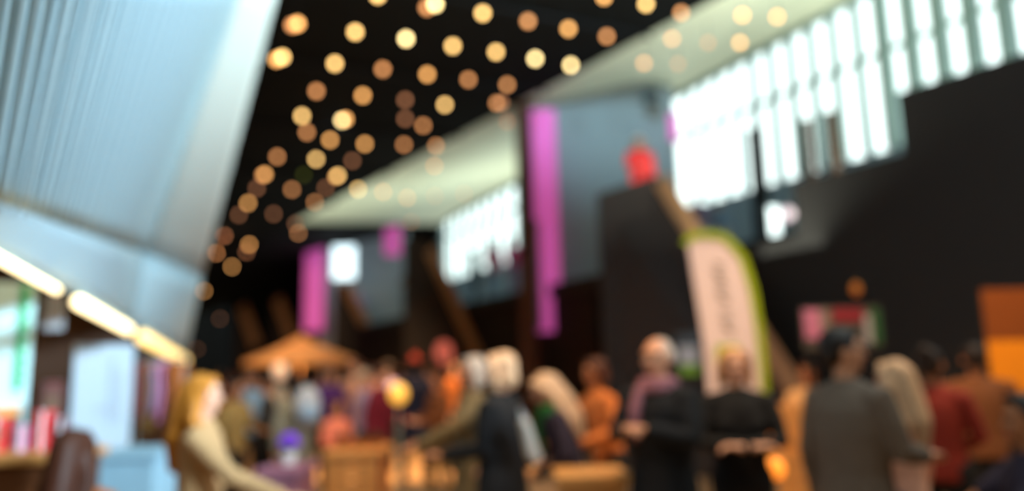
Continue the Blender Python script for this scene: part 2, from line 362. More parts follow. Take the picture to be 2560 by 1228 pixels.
patch(FR_, FR2, pt(330, 815, 12.4), SRr, 40, 4, 14, .004, 'fascia_end', fasm, .02)
# lit tubes along the lower edge
tubem = mat('warm_tube', (1, .82, .5), .4, emit=3.6, ecol=(1, .78, .42), var=0); tubea = mat('amber_tube', (1, .7, .3), .4, emit=2.0, ecol=(1, .66, .22), var=0)
S0 = pt(-260, 504, 2.2); S1 = pt(474, 908, 13.2)
def along(px):   # point of the edge that shows at column px
    lo, hi = 0, 1
    for _ in range(40):
        m_ = (lo+hi)/2; p = S0.lerp(S1, m_)-CAM; x = 1280+FPX*p.dot(RT)/p.dot(FW)
        lo, hi = (m_, hi) if x < px else (lo, m_)
    return S0.lerp(S1, lo)
for a, b, lab, r_ in ((-120, 142, 'nearest, broadest stretch of warm strip light under the canopy edge', .020), (197, 322, 'middle stretch of warm strip light under the canopy edge', .040), (357, 462, 'far amber stretch of warm strip light under the canopy edge', .065)):
    t = thing('strip_light', lab, 'strip light', along((a+b)/2), group='strip lights along the canopy')
    A_, B_ = along(a), along(b); c0 = Vector(t.location)
    MB().tube([A_-c0, B_-c0], r_, 12).build('tube', tubea if a > 300 else tubem, t, smooth=True)
    MB().tube([A_-c0+Vector((0, 0, r_*1.4)), B_-c0+Vector((0, 0, r_*1.4))], r_*.5, 8).build('housing', steel, t)

# ------------------------------------------------------------------ pink banners, screens
pink = mat('magenta_cloth', srgb(214, 70, 165), .7, emit=.0)
def hung(name, px0, px1, y0, y1, d, m, lab, cat, thick=.03, frame=None, parts=None):
    a, b = pt(px0, y0, d), pt(px1, y0, d); z0 = pt((px0+px1)/2, y0, d).z; z1 = pt((px0+px1)/2, y1, d).z
    c0 = (a+b)/2; c0.z = (z0+z1)/2; w_ = (b-a).length; ang = math.atan2(b.y-a.y, b.x-a.x)
    t = thing(name, lab, cat, c0, ang)
    MB().box((0, 0, 0), (w_, thick, z0-z1)).build('panel', m, t)
    if frame:
        f = MB()
        for s_ in (-1, 1): f.box((s_*w_/2, 0, 0), (.04, thick+.03, z0-z1+.04)); f.box((0, 0, s_*(z0-z1)/2), (w_+.04, thick+.03, .04))
        f.build('frame', frame, t)
    return t, w_, z0-z1
ppink = mat('pink_cloth_glow', srgb(255, 130, 214), .7, transl=.1, emit=.3, ecol=srgb(255, 120, 224))  # small emission added so the banner cloth reads brighter
lil = mat('lilac_cloth', srgb(150, 120, 160), .7)
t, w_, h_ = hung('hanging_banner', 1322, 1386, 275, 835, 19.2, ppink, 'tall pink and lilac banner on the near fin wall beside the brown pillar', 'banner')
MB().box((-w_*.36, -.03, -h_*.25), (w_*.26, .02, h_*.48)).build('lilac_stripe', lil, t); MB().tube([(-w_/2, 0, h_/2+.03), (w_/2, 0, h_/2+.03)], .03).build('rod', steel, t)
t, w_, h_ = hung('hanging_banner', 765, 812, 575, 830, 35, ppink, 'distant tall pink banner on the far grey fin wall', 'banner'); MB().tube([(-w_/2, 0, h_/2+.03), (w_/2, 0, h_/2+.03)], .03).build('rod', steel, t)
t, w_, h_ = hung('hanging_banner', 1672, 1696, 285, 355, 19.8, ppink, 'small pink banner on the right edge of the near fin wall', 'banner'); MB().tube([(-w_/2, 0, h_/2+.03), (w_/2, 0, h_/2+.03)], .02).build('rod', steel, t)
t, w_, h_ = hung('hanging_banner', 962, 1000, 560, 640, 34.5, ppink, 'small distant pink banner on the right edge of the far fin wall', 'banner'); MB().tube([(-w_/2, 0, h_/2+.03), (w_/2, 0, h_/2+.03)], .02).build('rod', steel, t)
scr = mat('lit_screen', (.8, .95, 1), .4, emit=2.2, ecol=(.72, .92, 1), var=0)
hung('display_screen', 832, 890, 615, 700, 34, scr, 'bright bluish white screen on the far fin wall', 'screen', .08, steel)
hung('display_screen', 1916, 1946, 516, 596, 13.5, mat('lit_screen_near', (.9, 1, .98), .4, emit=2.6, ecol=(.85, 1, .97), var=0), 'narrow glowing white upright screen beside the black steel column', 'screen', .08, steel)
c = pt(1968, 535, 13.3); t = thing('round_lamp', 'round pinkish white lamp beside the narrow glowing screen', 'lamp', c)
MB().ell((0, 0, 0), (.12, .12, .12)).build('globe', mat('pinkish_globe', (1, .8, .85), .4, emit=.9, ecol=(1, .78, .85), var=0), t, smooth=True); MB().tube([(0, 0, -.1), (0, 0, -.7)], .015).build('stem', sock, t)
c = pt(1628, 240, 19.5); t = thing('loudspeaker', 'small dark loudspeaker near the top of the near fin wall', 'speaker', c, .4)
MB().box((0, 0, 0), (.42, .3, .42)).build('cabinet', mat('speaker_grey', (.07, .09, .1), .6), t, bevel=.02); MB().ell((0, -.15, 0), (.15, .02, .15)).build('cone', sock, t, smooth=True); MB().tube([(0, .1, 0), (.0, .55, 0)], .02).build('bracket', sock, t)

# ------------------------------------------------------------------ stair blocks with timber stringers
beamw = wood('timber_beam', srgb(206, 156, 116), 3, 0)
def stair(poly, beam, d0, d1_, wbeam, lab, bw=beamw):
    """poly: outline (px,py,depth) of the black side, beam: two ends of the timber handrail board"""
    pts_ = [pt(*q) for q in poly]; lo = [Vector((q.x, q.y, 0)) for q in (pts_[-1], pts_[0])]
    side = Vector((FW.x, FW.y, 0)).normalized()*.22
    t = thing('staircase', lab, 'staircase', Vector((pts_[0].x, pts_[0].y, 0))); c0 = Vector(t.location)
    MB().slab([p-c0 for p in pts_+lo], side).build('side_wall', stair_black, t)
    a, b = pt(*beam[0])-c0, pt(*beam[1])-c0; dr = (b-a).normalized(); up = Vector((0, 0, 1)).cross(dr).cross(dr).normalized()*-1
    if up.z < 0: up = -up
    hz = up*wbeam; s_ = Vector((FW.x, FW.y, 0)).normalized()
    MB().slab([a-hz/2, b-hz/2, b+hz/2, a+hz/2], -s_*.12).build('handrail_board', bw, t)
    st = MB(); nst = 14
    for i in range(nst):
        p = a.lerp(b, (i+.5)/nst)-Vector((0, 0, .9)); 
        if p.z > .1: st.box((p.x+s_.x*.7, p.y+s_.y*.7, p.z-.05), (.34, 1.3, .1), math.atan2(side.y, side.x)-math.pi/2)
    st.build('treads', dark, t)
    return t
stair([(1496, 484, 13.2), (1640, 438, 13), (1740, 600, 12.2), (1990, 985, 10.3)], [(1648, 450, 12.9), (1992, 990, 10.2)], 13, 10, .30, 'near black staircase wall with a sloping timber rail running behind the feather flag')
stair([(1010, 600, 24.5), (1068, 596, 24), (1150, 740, 23), (1200, 900, 22)], [(1075, 625, 23.9), (1196, 895, 21.9)], 24, 22, .42, 'dark staircase wall with sloping timber rail above the white-haired man')
stair([(835, 715, 34), (862, 705, 34), (950, 885, 32)], [(866, 715, 33.9), (946, 880, 31.9)], 34, 32, .55, 'distant staircase with sloping timber rail below the bright screen')
stair([(680, 742, 43), (694, 738, 43), (732, 850, 42)], [(694, 745, 42.8), (730, 845, 41.8)], 46, 44, .75, 'far small timber stair rail just above the umbrella')
stair([(590, 765, 44), (602, 760, 44), (644, 870, 43)], [(606, 765, 43.8), (642, 865, 42.8)], 52, 50, .8, 'farthest timber stair rail left above the umbrella')

# ------------------------------------------------------------------ people
SKIN = {'p': mat('skin_pale', srgb(226, 170, 142), .5, var=.05), 'm': mat('skin_mid', srgb(206, 142, 108), .5, var=.05), 'd': mat('skin_tan', srgb(176, 112, 76), .5, var=.05)}
eyeM = mat('eye_dark', (.02, .015, .01), .2, var=0); lipM = mat('lips', srgb(180, 90, 84), .4, var=0)
def cl(n_, r, g, b): return mat('cloth_'+n_, srgb(r, g, b), .85, var=.15, vscale=14, bump=.15)
def hr(n_, r, g, b): return mat('hair_'+n_, srgb(r, g, b), .55, var=.35, vscale=30, bump=.3)
CL = dict(beige=cl('beige', 190, 148, 104), black=cl('black', 20, 19, 22), navy=cl('navy', 30, 34, 60), grey=cl('grey', 104, 86, 74), charcoal=cl('charcoal', 60, 58, 58), dkpurple=cl('dark_purple', 46, 36, 50), white=cl('white', 230, 232, 236),
          purple=cl('purple', 92, 50, 130), burgundy=cl('burgundy', 110, 24, 48), salmon=cl('salmon', 232, 132, 108), orange=cl('orange', 184, 104, 50), olive=cl('olive', 110, 92, 62), brown=cl('brown', 112, 66, 36), maroon=cl('maroon', 122, 34, 22), jean=cl('jeans', 96, 94, 118),
          red=cl('red', 228, 62, 66), pinkb=cl('pink_beige', 226, 170, 146), green=cl('green', 40, 110, 50), lilac=cl('lilac', 168, 150, 190), sage=cl('sage', 150, 148, 130), blue=cl('pale_blue', 150, 184, 216), pink=cl('pink', 226, 140, 180), tan=cl('tan', 196, 150, 104), khaki=cl('khaki', 140, 110, 60), mauve=cl('mauve', 150, 96, 104), teal=cl('teal', 60, 90, 96), pinkm=cl('magenta', 226, 80, 150), dustpink=cl('dusty_pink', 150, 100, 120))
HR = dict(blonde=hr('blonde', 206, 160, 100), pale=hr('pale_blonde', 206, 164, 128), brown=hr('brown', 66, 30, 14), dark=hr('dark', 34, 22, 18), white=hr('white', 178, 160, 146), ginger=hr('strawberry', 214, 158, 112), gold=hr('gold', 196, 122, 40))
ARM = {'chest': ((.25, .08, 1.19), (.07, .23, 1.25), (-.8, .4, .1)), 'hang': ((.25, -.01, 1.14), (.27, .05, .90), (0, .15, -1)), 'fwd': ((.24, .04, 1.16), (.15, .32, 1.12), (-.1, 1, .05)), 'cross': ((.25, .08, 1.16), (-.03, .235, 1.14), (-1, .1, .15)), 'clasp': ((.25, .04, 1.15), (.07, .28, 1.05), (-.6, .6, .05)),
       'reach': ((.22, .20, 1.24), (.19, .46, 1.12), (0, 1, -.05)), 'up': ((.24, .20, 1.30), (.13, .28, 1.50), (-.2, .2, 1)), 'hip': ((.30, -.02, 1.17), (.22, .14, 1.0), (-.6, .7, 0)), 'phone': ((.23, .10, 1.16), (.10, .30, 1.28), (-.3, .6, .6))}
def hand(mb, w_, d, side, up=None):
    """palm, four curled fingers and a thumb from the wrist w_ along d; side = +1 right arm of +x"""
    d = Vector(d).normalized(); ref = Vector((0, 0, 1)) if abs(d.z) < .8 else Vector((0, 1, 0))
    if abs(d.z) >= .8: x = Vector((0, 1, 0)); x = (x-d*x.dot(d)).normalized()         # hanging: the palm faces the thigh
    else: x = d.cross(ref).normalized()
    nrm = x.cross(d).normalized()                                                       # back of the hand
    if abs(d.z) < .8 and nrm.z < 0: nrm = -nrm
    if abs(d.z) >= .8: nrm = Vector((side, 0, 0))
    W = Vector(w_); rotm = Matrix((x, d, nrm)).transposed()
    mb.ell(W+d*.052, (.041, .054, .017), 12, 8, rotm)
    for k, (off, ln) in enumerate(((-.031, .066), (-.011, .078), (.010, .073), (.030, .058))):
        b0 = W+d*.088+x*off; b1 = b0+(d*.9-nrm*.35).normalized()*ln*.45; b2 = b1+(d*.6-nrm*.8).normalized()*ln*.32; b3 = b2+(d*.2-nrm).normalized()*ln*.25
        mb.tube([b0-d*.02, b0, b1, b2, b3], [.0095, .0092, .0088, .0080, .0070], 8)
    tx = x if (x.y > 0 if abs(d.z) >= .8 else x.dot(Vector((-side, 0, 0))) > 0) else -x
    t0 = W+d*.025+tx*.026; t1 = t0+(tx*.8+d*.6-nrm*.25).normalized()*.036; t2 = t1+(tx*.35+d-nrm*.4).normalized()*.030
    mb.tube([t0-tx*.01, t0, t1, t2], [.013, .0125, .0105, .0085], 8)
PRES = {}
def person(label, px, d, top, face, hair, hc, skin, topc, legc, aL='hang', aR='hang', seat=False, lean=0, coat=False, fem=False, zfoot=0.0, group=None, hat=None, scarf=None, turn=0, nod=0, slim=1.0, skirt=None, step=.06, shoec=None, sleeve=True):
    """px, top: column and crown of the head in the frame at depth d; face: 0 towards the camera, 90 towards the right of the frame, 180 away"""
    c = pt(px, top, d); H = c.z-zfoot
    if seat: s = (H+.44)/1.75*1.0; s = H/1.31
    else: s = H/1.75
    toC = Vector((CAM.x-c.x, CAM.y-c.y, 0)).normalized(); rt = Vector((-toC.y, toC.x, 0))
    a = math.radians(face); f = toC*math.cos(a)+rt*math.sin(a); rz = math.atan2(f.y, f.x)-math.pi/2
    t = thing('person', label, 'person', (c.x, c.y, zfoot), rz, group)
    near = d < 7.5; vx = (.0085 if near else .013)*s; S = Matrix.Scale(s, 4)
    dz = -.44 if seat else 0; hipz = .93+dz
    cl_, sl_ = math.cos(lean), math.sin(lean)
    def B(p):       # upper body transform (lean about the hips, seat drop)
        x, y, z = p; z = z-.93; y2 = y*cl_+z*sl_; z2 = z*cl_-y*sl_
        return Vector((x*slim if abs(x) < .2 else x, y2, z2+hipz))
    th, nd = math.radians(turn), math.radians(nod)
    def Hd(p):      # head transform about the neck
        v = Vector(p)-Vector((0, 0, 1.54)); v = Matrix.Rotation(th, 3, 'Z') @ (Matrix.Rotation(-nd, 3, 'X') @ v)
        return B(v+Vector((0, 0, 1.54)))
    hrot = Matrix.Rotation(th, 3, 'Z') @ Matrix.Rotation(-nd-lean, 3, 'X')
    brot = Matrix.Rotation(-lean, 3, 'X')
    def arm(side, key):
        e, w_, hd_ = ARM[key] if isinstance(key, str) else key
        m = lambda q: (q[0]*side, q[1], q[2])
        sh = B(m((.168*slim, 0, 1.40))); E_ = B(m(e)); W_ = B(m(w_)); D_ = brot @ Vector(m(hd_)); return sh, E_, W_, D_
    AR = [arm(-1, aL), arm(1, aR)]
    if seat: LG = [[B((sd*.09, 0, .93)), Vector((sd*.13, .43, .51)), Vector((sd*.13, .40, .09))] for sd in (-1, 1)]
    else: LG = [[B((sd*.09, 0, .93)), Vector((sd*.105, .02+sd*step*.6, .50)), Vector((sd*.11, -.01+sd*step, .09))] for sd in (-1, 1)]
    # body: one continuous surface
    mb = MB()
    w1 = .92 if fem else 1
    mb.loft([(B((0, 0, z)), rx*w1*slim*.93, ry*.9) for z, rx, ry in ((.90, .15, .10), (1.05, .135, .10), (1.25, .155, .11), (1.38, .165, .10), (1.44, .10, .07))], 18)
    mb.tube([B((0, -.01, 1.40)), B((0, -.005, 1.50)), Hd((0, .005, 1.57))], [.062, .053, .055], 12)
    mb.ell(Hd((0, -.008, 1.655)), (.074, .092, .092), 18, 12, hrot); mb.ell(Hd((0, .022, 1.595)), (.056, .066, .062), 14, 10, hrot); mb.ell(Hd((0, .055, 1.552)), (.028, .028, .022), 10, 8, hrot)
    mb.tube([Hd((0, .080, 1.645)), Hd((0, .102, 1.612)), Hd((0, .096, 1.606))], [.008, .0125, .010], 8)
    mb.tube([Hd((-.042, .070, 1.668)), Hd((0, .084, 1.672)), Hd((.042, .070, 1.668))], .011, 8)
    for sd in (-1, 1):
        mb.ell(Hd((sd*.076, -.005, 1.625)), (.012, .022, .032), 8, 6, hrot); mb.ell(Hd((sd*.036, .056, 1.612)), (.022, .022, .022), 8, 6, hrot)
    for (sh, E_, W_, D_), sd in zip(AR, (-1, 1)):
        mb.tube([B((sd*.05, 0, 1.42)), sh, sh.lerp(E_, .5), E_, E_.lerp(W_, .35), W_], [.045, .050, .046, .038, .038, .026], 12); hand(mb, W_, D_, sd)
    for (h_, k_, an), sd in zip(LG, (-1, 1)):
        mb.tube([h_, h_.lerp(k_, .45), k_, k_.lerp(an, .3), an], [.085, .075, .052, .053, .036], 12); mb.tube([an, Vector((an.x, an.y+.02, .045)), Vector((an.x*1.05, an.y+.13, .03))], [.034, .036, .027], 10)
    body = mb.build('body', SKIN[skin], t, voxel=vx*.9 if near else vx, xf=S)
    # face details
    if near or face < 100 or face > 260:
        for sd in (-1, 1): MB().ell(Hd((sd*.031, .077, 1.646)), (.013, .008, .008), 10, 6, hrot).build('eye', eyeM, t, smooth=True, xf=S)
        MB().ell(Hd((0, .084, 1.578)), (.024, .008, .007), 10, 6, hrot).build('mouth', lipM, t, smooth=True, xf=S)
    # top
    mb = MB(); hem = .60 if coat else .86; bulk = 1.14 if coat else 1.0
    rr = [(hem, .19 if coat else .165, .15 if coat else .125), (.93, .172, .128), (1.05, .155, .122), (1.25, .170, .130), (1.35, .170, .122), (1.415, .140, .100), (1.46, .095, .078), (1.50, .064, .064)]
    if seat: rr = [r_ for r_ in rr if r_[0] > .88]
    mb.loft([(B((0, 0, z)), rx*w1*slim*bulk, ry*bulk*(1 if near else 1)) for z, rx, ry in rr], 22)
    if fem:
        for sd in (-1, 1): mb.ell(B((sd*.066, .072, 1.26)), (.078, .060, .085), 12, 9)
    for (sh, E_, W_, D_), sd in zip(AR, (-1, 1)):
        end = W_.lerp(E_, .10) if sleeve else E_.lerp(sh, .35)
        pts_ = [B((sd*.05, 0, 1.435)), sh, sh.lerp(E_, .5)]+([E_, E_.lerp(W_, .4), end] if sleeve else [end])
        mb.tube(pts_, ([.058, .066, .060, .052, .048, .040] if sleeve else [.058, .066, .060, .056]) if not coat else [.062, .072, .066, .058, .054, .046][:len(pts_)], 14)
    mb.build('coat' if coat else 'top', CL[topc], t, voxel=vx*1.25, xf=S)
    # legs
    mb = MB()
    if skirt:
        mb.loft([(B((0, 0, .98)), .15, .115), (B((0, 0, .80)), .19, .15), ((0, 0, .45), .23, .2)], 20); mb.build('skirt', CL[skirt], t, voxel=vx*1.4, xf=S); mb = MB()
    mb.loft([(B((0, 0, .99)), .150*slim, .112), (B((0, 0, .88)), .160*slim, .122), (B((0, 0, .82)), .12, .10)], 18)
    for h_, k_, an in LG: mb.tube([h_, h_.lerp(k_, .45), k_, k_.lerp(an, .5), an+Vector((0, 0, .02))], [.098, .088, .068, .060, .052], 12)
    mb.build('trousers', CL[legc], t, voxel=vx*1.4, xf=S)
    for (h_, k_, an), sd in zip(LG, (-1, 1)):
        m2 = MB(); m2.tube([an+Vector((0, -.02, .02)), Vector((an.x, an.y-.01, .05)), Vector((an.x*1.04, an.y+.08, .045)), Vector((an.x*1.06, an.y+.17, .036))], [.046, .047, .044, .034], 10)
        m2.box((an.x*1.03, an.y+.06, .012), (.085, .27, .024)); m2.build('shoe', CL[shoec or 'black'], t, voxel=.014*s, xf=S)
    # hair / hat
    if hair != 'none':
        mb = MB()
        if hair == 'fringe':
            for sd in (-1, 1): mb.ell(Hd((sd*.070, -.030, 1.645)), (.016, .050, .042), 10, 8, hrot)
            mb.ell(Hd((0, -.058, 1.655)), (.076, .050, .072), 12, 8, hrot); mb.ell(Hd((0, -.03, 1.700)), (.070, .068, .052), 14, 9, hrot)
        else:
            mb.ell(Hd((0, -.024, 1.678)), (.086, .094, .084), 16, 11, hrot); mb.ell(Hd((0, -.052, 1.635)), (.082, .064, .075), 14, 9, hrot)
            if hair == 'short':
                for sd in (-1, 1): mb.ell(Hd((sd*.072, .004, 1.668)), (.016, .034, .034), 8, 6, hrot)
                mb.ell(Hd((0, .050, 1.728)), (.062, .034, .022), 10, 8, hrot)
            if hair in ('long', 'bob', 'pony'):
                for sd in (-1, 1): mb.tube([Hd((sd*.030, .050, 1.728)), Hd((sd*.074, .022, 1.680)), Hd((sd*.084, .0, 1.61)), B((sd*.080, -.01, 1.52))], [.022, .026, .026, .024], 8)
            if hair == 'long':
                mb.tube([Hd((0, -.07, 1.66)), B((0, -.10, 1.52)), B((0, -.135, 1.38)), B((0, -.145, 1.24))], [.075, .080, .075, .040], 12)
                for sd in (-1, 1): mb.tube([Hd((sd*.075, -.03, 1.62)), B((sd*.10, -.03, 1.50)), B((sd*.105, .04 if fem else -.09, 1.36)), B((sd*.10, .10 if fem else -.12, 1.24))], [.036, .040, .038, .018], 10)
            if hair == 'bob': mb.ell(Hd((0, -.05, 1.585)), (.095, .070, .075), 12, 9, hrot)
            if hair == 'bun': mb.ell(Hd((0, -.095, 1.735)), (.042, .042, .042), 10, 8)
            if hair == 'pony': mb.tube([Hd((0, -.09, 1.70)), Hd((0, -.15, 1.66)), B((0, -.16, 1.50)), B((0, -.15, 1.34))], [.030, .036, .032, .012], 10)
        mb.build('hair', HR[hc], t, voxel=.010*s, xf=S)
    if hat:
        mb = MB(); mb.ell(Hd((0, -.010, 1.715)), (.094, .104, .072), 16, 10, hrot); mb.tube([Hd((math.cos(k*math.pi/8)*.088, -.010+math.sin(k*math.pi/8)*.098, 1.695)) for k in range(17)], .016, 8); mb.ell(Hd((0, -.01, 1.795)), (.022, .022, .022), 8, 6)
        mb.build('hat', CL[hat], t, voxel=.010*s, xf=S)
    if scarf:
        mb = MB()
        for q, r_ in ((1.50, .030), (1.465, .036)): mb.tube([B((math.cos(k*math.pi/8)*.085, math.sin(k*math.pi/8)*.085, q)) for k in range(17)], r_, 8)
        mb.tube([B((.05, .11, 1.45)), B((.06, .15, 1.34)), B((.06, .155, 1.20))], [.034, .036, .030], 8); mb.build('scarf', CL[scarf], t, voxel=.010*s, xf=S)
    if seat:
        q = (t.matrix_basis @ Vector((0, 0, 0)))
        st = thing('stool', 'wooden stool under '+('the brown-haired visitor' if px < 600 else 'the visitor in black')+' sitting near the frame edge', 'stool', (c.x, c.y, 0), rz)
        MB().loft([((0, 0, (.33)*s), .17, .17), ((0, 0, .36*s), .18, .18)], 20).build('seat', beamw, st)
        for k in range(4): an = math.pi/4+k*math.pi/2; MB().tube([(math.cos(an)*.12, math.sin(an)*.12, .33*s), (math.cos(an)*.19, math.sin(an)*.19, .015)], .016, 8).build('leg', beamw, st)
    return t

# --- nearest people
person('person with long golden blonde hair in a beige sweater holding one arm out', 512, 4.1, 938, 75, 'long', 'gold', 'p', 'beige', 'sage', 'hang', ((.22, .22, 1.20), (.17, .50, 1.07), (-.05, 1, 0)), fem=True)
person('seated person with brown hair and an orange top at the bottom edge', 188, 3.9, 1074, 150, 'long', 'brown', 'm', 'orange', 'charcoal', 'clasp', 'clasp', seat=True)
person('white-haired person in an olive coat facing the stall with hands forward', 1180, 5.7, 893, -75, 'bob', 'white', 'm', 'olive', 'charcoal', 'reach', 'fwd', coat=True)
person('person with pale blonde hair in a black coat and jeans, turned towards the white-haired visitor', 1250, 4.9, 883, -110, 'bob', 'pale', 'm', 'black', 'jean', 'fwd', 'hip', fem=False, coat=True, slim=1.4)
person('person with pinkish blonde hair and green scarf bending forward in dark clothes', 1424, 5.35, 925, -80, 'long', 'pale', 'p', 'dkpurple', 'black', 'clasp', 'fwd', lean=.25, nod=18, scarf='green')
person('person in a rust orange top leaning in between two dark coats', 1512, 6.3, 895, -60, 'bob', 'brown', 'd', 'orange', 'black', 'fwd', 'reach', lean=.15)
person('balding white-haired person in black with a mauve scarf and folded hands', 1640, 4.5, 846, -35, 'fringe', 'white', 'm', 'black', 'black', 'chest', 'chest', coat=True, scarf='mauve', slim=1.1)
person('person with strawberry blonde hair in a black top with arms folded', 1832, 4.9, 872, 12, 'bob', 'ginger', 'p', 'black', 'black', 'cross', 'cross', fem=True, turn=10, slim=1.2)
person('small-looking person in tan between the black top and the grey jacket', 2016, 7.2, 905, -10, 'short', 'brown', 'd', 'tan', 'khaki', 'fwd', 'fwd')
person('dark-haired person in a long grey open shirt seen from behind', 2102, 3.9, 822, 140, 'short', 'dark', 'm', 'grey', 'charcoal', 'hang', 'fwd', coat=True, turn=-38, slim=1.05)
person('person with long pale blonde hair and a pinkish beige top', 2226, 4.35, 902, -120, 'long', 'pale', 'p', 'pinkb', 'jean', 'clasp', 'hang')
person('dark-haired person in a dark red shirt seen from behind', 2320, 5.15, 872, 165, 'bun', 'dark', 'd', 'maroon', 'black', 'hang', 'clasp', slim=1.05)
person('dark-haired person in an olive brown jacket seen from behind', 2432, 6.1, 862, 190, 'short', 'dark', 'd', 'brown', 'black', 'hang', 'hang', coat=False, slim=1.15)
person('person in black sitting at the far right edge with one bare arm stretched out', 2560, 3.7, 985, -70, 'short', 'dark', 'd', 'dkpurple', 'black', 'reach', 'reach', seat=True, sleeve=False, slim=1.05)
# --- middle crowd
person('person in a sage green coat with a white backpack seen from behind', 748, 8.6, 942, 190, 'short', 'dark', 'm', 'sage', 'grey', 'hang', 'fwd', coat=True)
person('person in a purple top just under the umbrella', 828, 11, 918, 20, 'bob', 'dark', 'p', 'purple', 'black', 'hang', 'fwd')
person('tall person in a pale pink top with arms down near the umbrella rim', 886, 11.5, 898, -30, 'short', 'brown', 'p', 'pinkb', 'brown', 'hang', 'hang')
person('child in a salmon pink top beside the crate stall', 842, 8.5, 1000, 30, 'bob', 'brown', 'm', 'salmon', 'khaki', 'hang', 'fwd')
person('person in a burgundy coat leaning past the crate stall', 944, 9.1, 915, 60, 'short', 'brown', 'p', 'burgundy', 'burgundy', 'fwd', 'hang', coat=True, lean=.1)
person('person in a red hat and navy coat walking on the open floor', 1038, 11.5, 893, 160, 'bob', 'dark', 'm', 'navy', 'black', 'hang', 'hang', coat=True, hat='maroon', step=.16)
person('person in a mauve top with an arm lifted, left of the navy coat', 912, 9.6, 925, 90, 'short', 'white', 'p', 'lilac', 'charcoal', 'reach', 'phone')
person('person in a rust brown jacket right of the red hat', 1096, 9.5, 930, -60, 'bob', 'brown', 'm', 'brown', 'olive', 'fwd', 'fwd')
person('person in a pale striped-looking shirt behind the blonde visitor', 628, 10.5, 928, -20, 'short', 'brown', 'm', 'blue', 'charcoal', 'hang', 'phone')
person('person in a tan jacket behind the outstretched arm', 590, 8.8, 952, 40, 'bob', 'dark', 'd', 'khaki', 'black', 'fwd', 'hang')
person('person in a black jacket behind the purple flowers', 672, 9.8, 944, -80, 'short', 'dark', 'm', 'charcoal', 'black', 'fwd', 'fwd')
crowd = [(455, 15, 925, 'pink', 'bob', 'brown', 'person in pink among the far crowd, nearest the canopy corner'), (548, 14, 930, 'brown', 'short', 'dark', 'person in brown in the far crowd behind the golden blonde hair'), (585, 17, 928, 'mauve', 'bob', 'dark', 'person in mauve in the far crowd left below the umbrella'),
         (690, 16, 932, 'white', 'short', 'brown', 'person in white in the far crowd under the umbrella'), (800, 17, 925, 'lilac', 'short', 'dark', 'person in lilac in the far crowd under the umbrella'), (925, 15, 915, 'orange', 'short', 'brown', 'person in orange in the far crowd beside the umbrella rim'),
         (968, 13, 905, 'lilac', 'bob', 'dark', 'person in pale lilac behind the burgundy coat'), (1075, 16, 915, 'charcoal', 'short', 'dark', 'person in charcoal in the far crowd below the round pink sign'), (1000, 18, 915, 'burgundy', 'bob', 'brown', 'person in deep red in the far crowd left of the red hat'), (1130, 13, 905, 'orange', 'bob', 'brown', 'person in orange in the far crowd beside the timber rail')]
for i, (px, d, tp, c_, hs, hc, lb) in enumerate(crowd):
    person(lb, px, d, tp, (i*67) % 360-180, hs, hc, 'pmd'[i % 3], c_, ('black', 'charcoal', 'jean')[i % 3], ('hang', 'fwd', 'phone')[i % 3], ('hang', 'hang', 'clasp')[i % 3])
# --- people up on the galleries and stair heads
def landing(px, py, d, w_, lab):
    c = pt(px, py, d); tag(MB().box((0, 0, -c.z/2), (w_, w_, c.z)).build('landing', dark), lab, 'landing', kind='structure').location = c
    return c.z
z_ = landing(1592, 561, 14.3, .8, 'dark landing block at the top of the near staircase')
person('person in a bright red jacket with white hair at the top of the near staircase', 1596, 14.3, 344, 10, 'bob', 'white', 'p', 'red', 'red', 'hang', 'clasp', zfoot=z_, hat='white', slim=1.3)
def gal(label, px, d, top, c_, lc, hs='short', hc='dark', sk='p', face=0, sl=1.0):
    person(label, px, d, top, face, hs, hc, sk, c_, lc, 'hang', 'fwd', zfoot=3.68, slim=sl)
gal('person in lilac on the gallery right of the near timber rail', 1742, 16.6, 480, 'lilac', 'blue', 'short', 'brown', 'p')
gal('person in pale blue on the gallery above the feather flag', 1796, 15.6, 500, 'blue', 'white', 'bob', 'white', 'p')
gal('person in pink on the far gallery in front of the second window bay', 1232, 23.2, 598, 'pink', 'blue', 'bob', 'white', 'p')
gal('person in magenta on the far gallery next to the brown pillar', 1279, 22.0, 590, 'pinkm', 'lilac', 'short', 'dark', 'p', 40)
gal('person in navy on the far gallery beside the pink one', 1186, 24.6, 628, 'teal', 'navy', 'short', 'dark', 'd', 60)
gal('person in pale grey on the distant gallery below the lit screen', 895, 35.3, 722, 'lilac', 'charcoal', 'short', 'white', 'p')
gal('person in grey on the far gallery before the dark staircase wall', 1020, 28.6, 668, 'grey', 'teal', 'short', 'dark', 'p')

# ------------------------------------------------------------------ things carried or standing
c = pt(768, 1015, 8.37); t = thing('backpack', 'white backpack worn by the person in the sage green coat', 'backpack', c, .2)
MB().ell((0, 0, 0), (.15, .09, .22), 18, 12).build('bag', mat('pack_cloth', srgb(176, 182, 192), .8), t, smooth=True); MB().ell((0, -.08, -.07), (.10, .04, .09), 14, 10).build('pocket', CL['blue'], t, smooth=True)
for sd in (-1, 1): MB().tube([(sd*.09, .05, .17), (sd*.11, .10, .05), (sd*.09, .06, -.15)], .014, 8).build('strap', CL['grey'], t)
c = pt(1322, 1104, 4.5); t = thing('tote_bag', 'crumpled white bag held at the side of the black coat', 'bag', c, .5)
MB().slab([(-.13, -.03, .17), (-.03, -.03, .19), (.16, -.03, -.14), (.05, -.03, -.20), (-.04, -.03, -.10)], (.03, .07, 0)).build('bag', mat('tote_cloth', srgb(186, 178, 170), .8), t, voxel=.012); t.scale = (.72, .72, .72); MB().tube([(-.10, 0, .16), (-.12, 0, .27), (-.04, 0, .18)], .010, 8).build('handle', CL['white'], t)
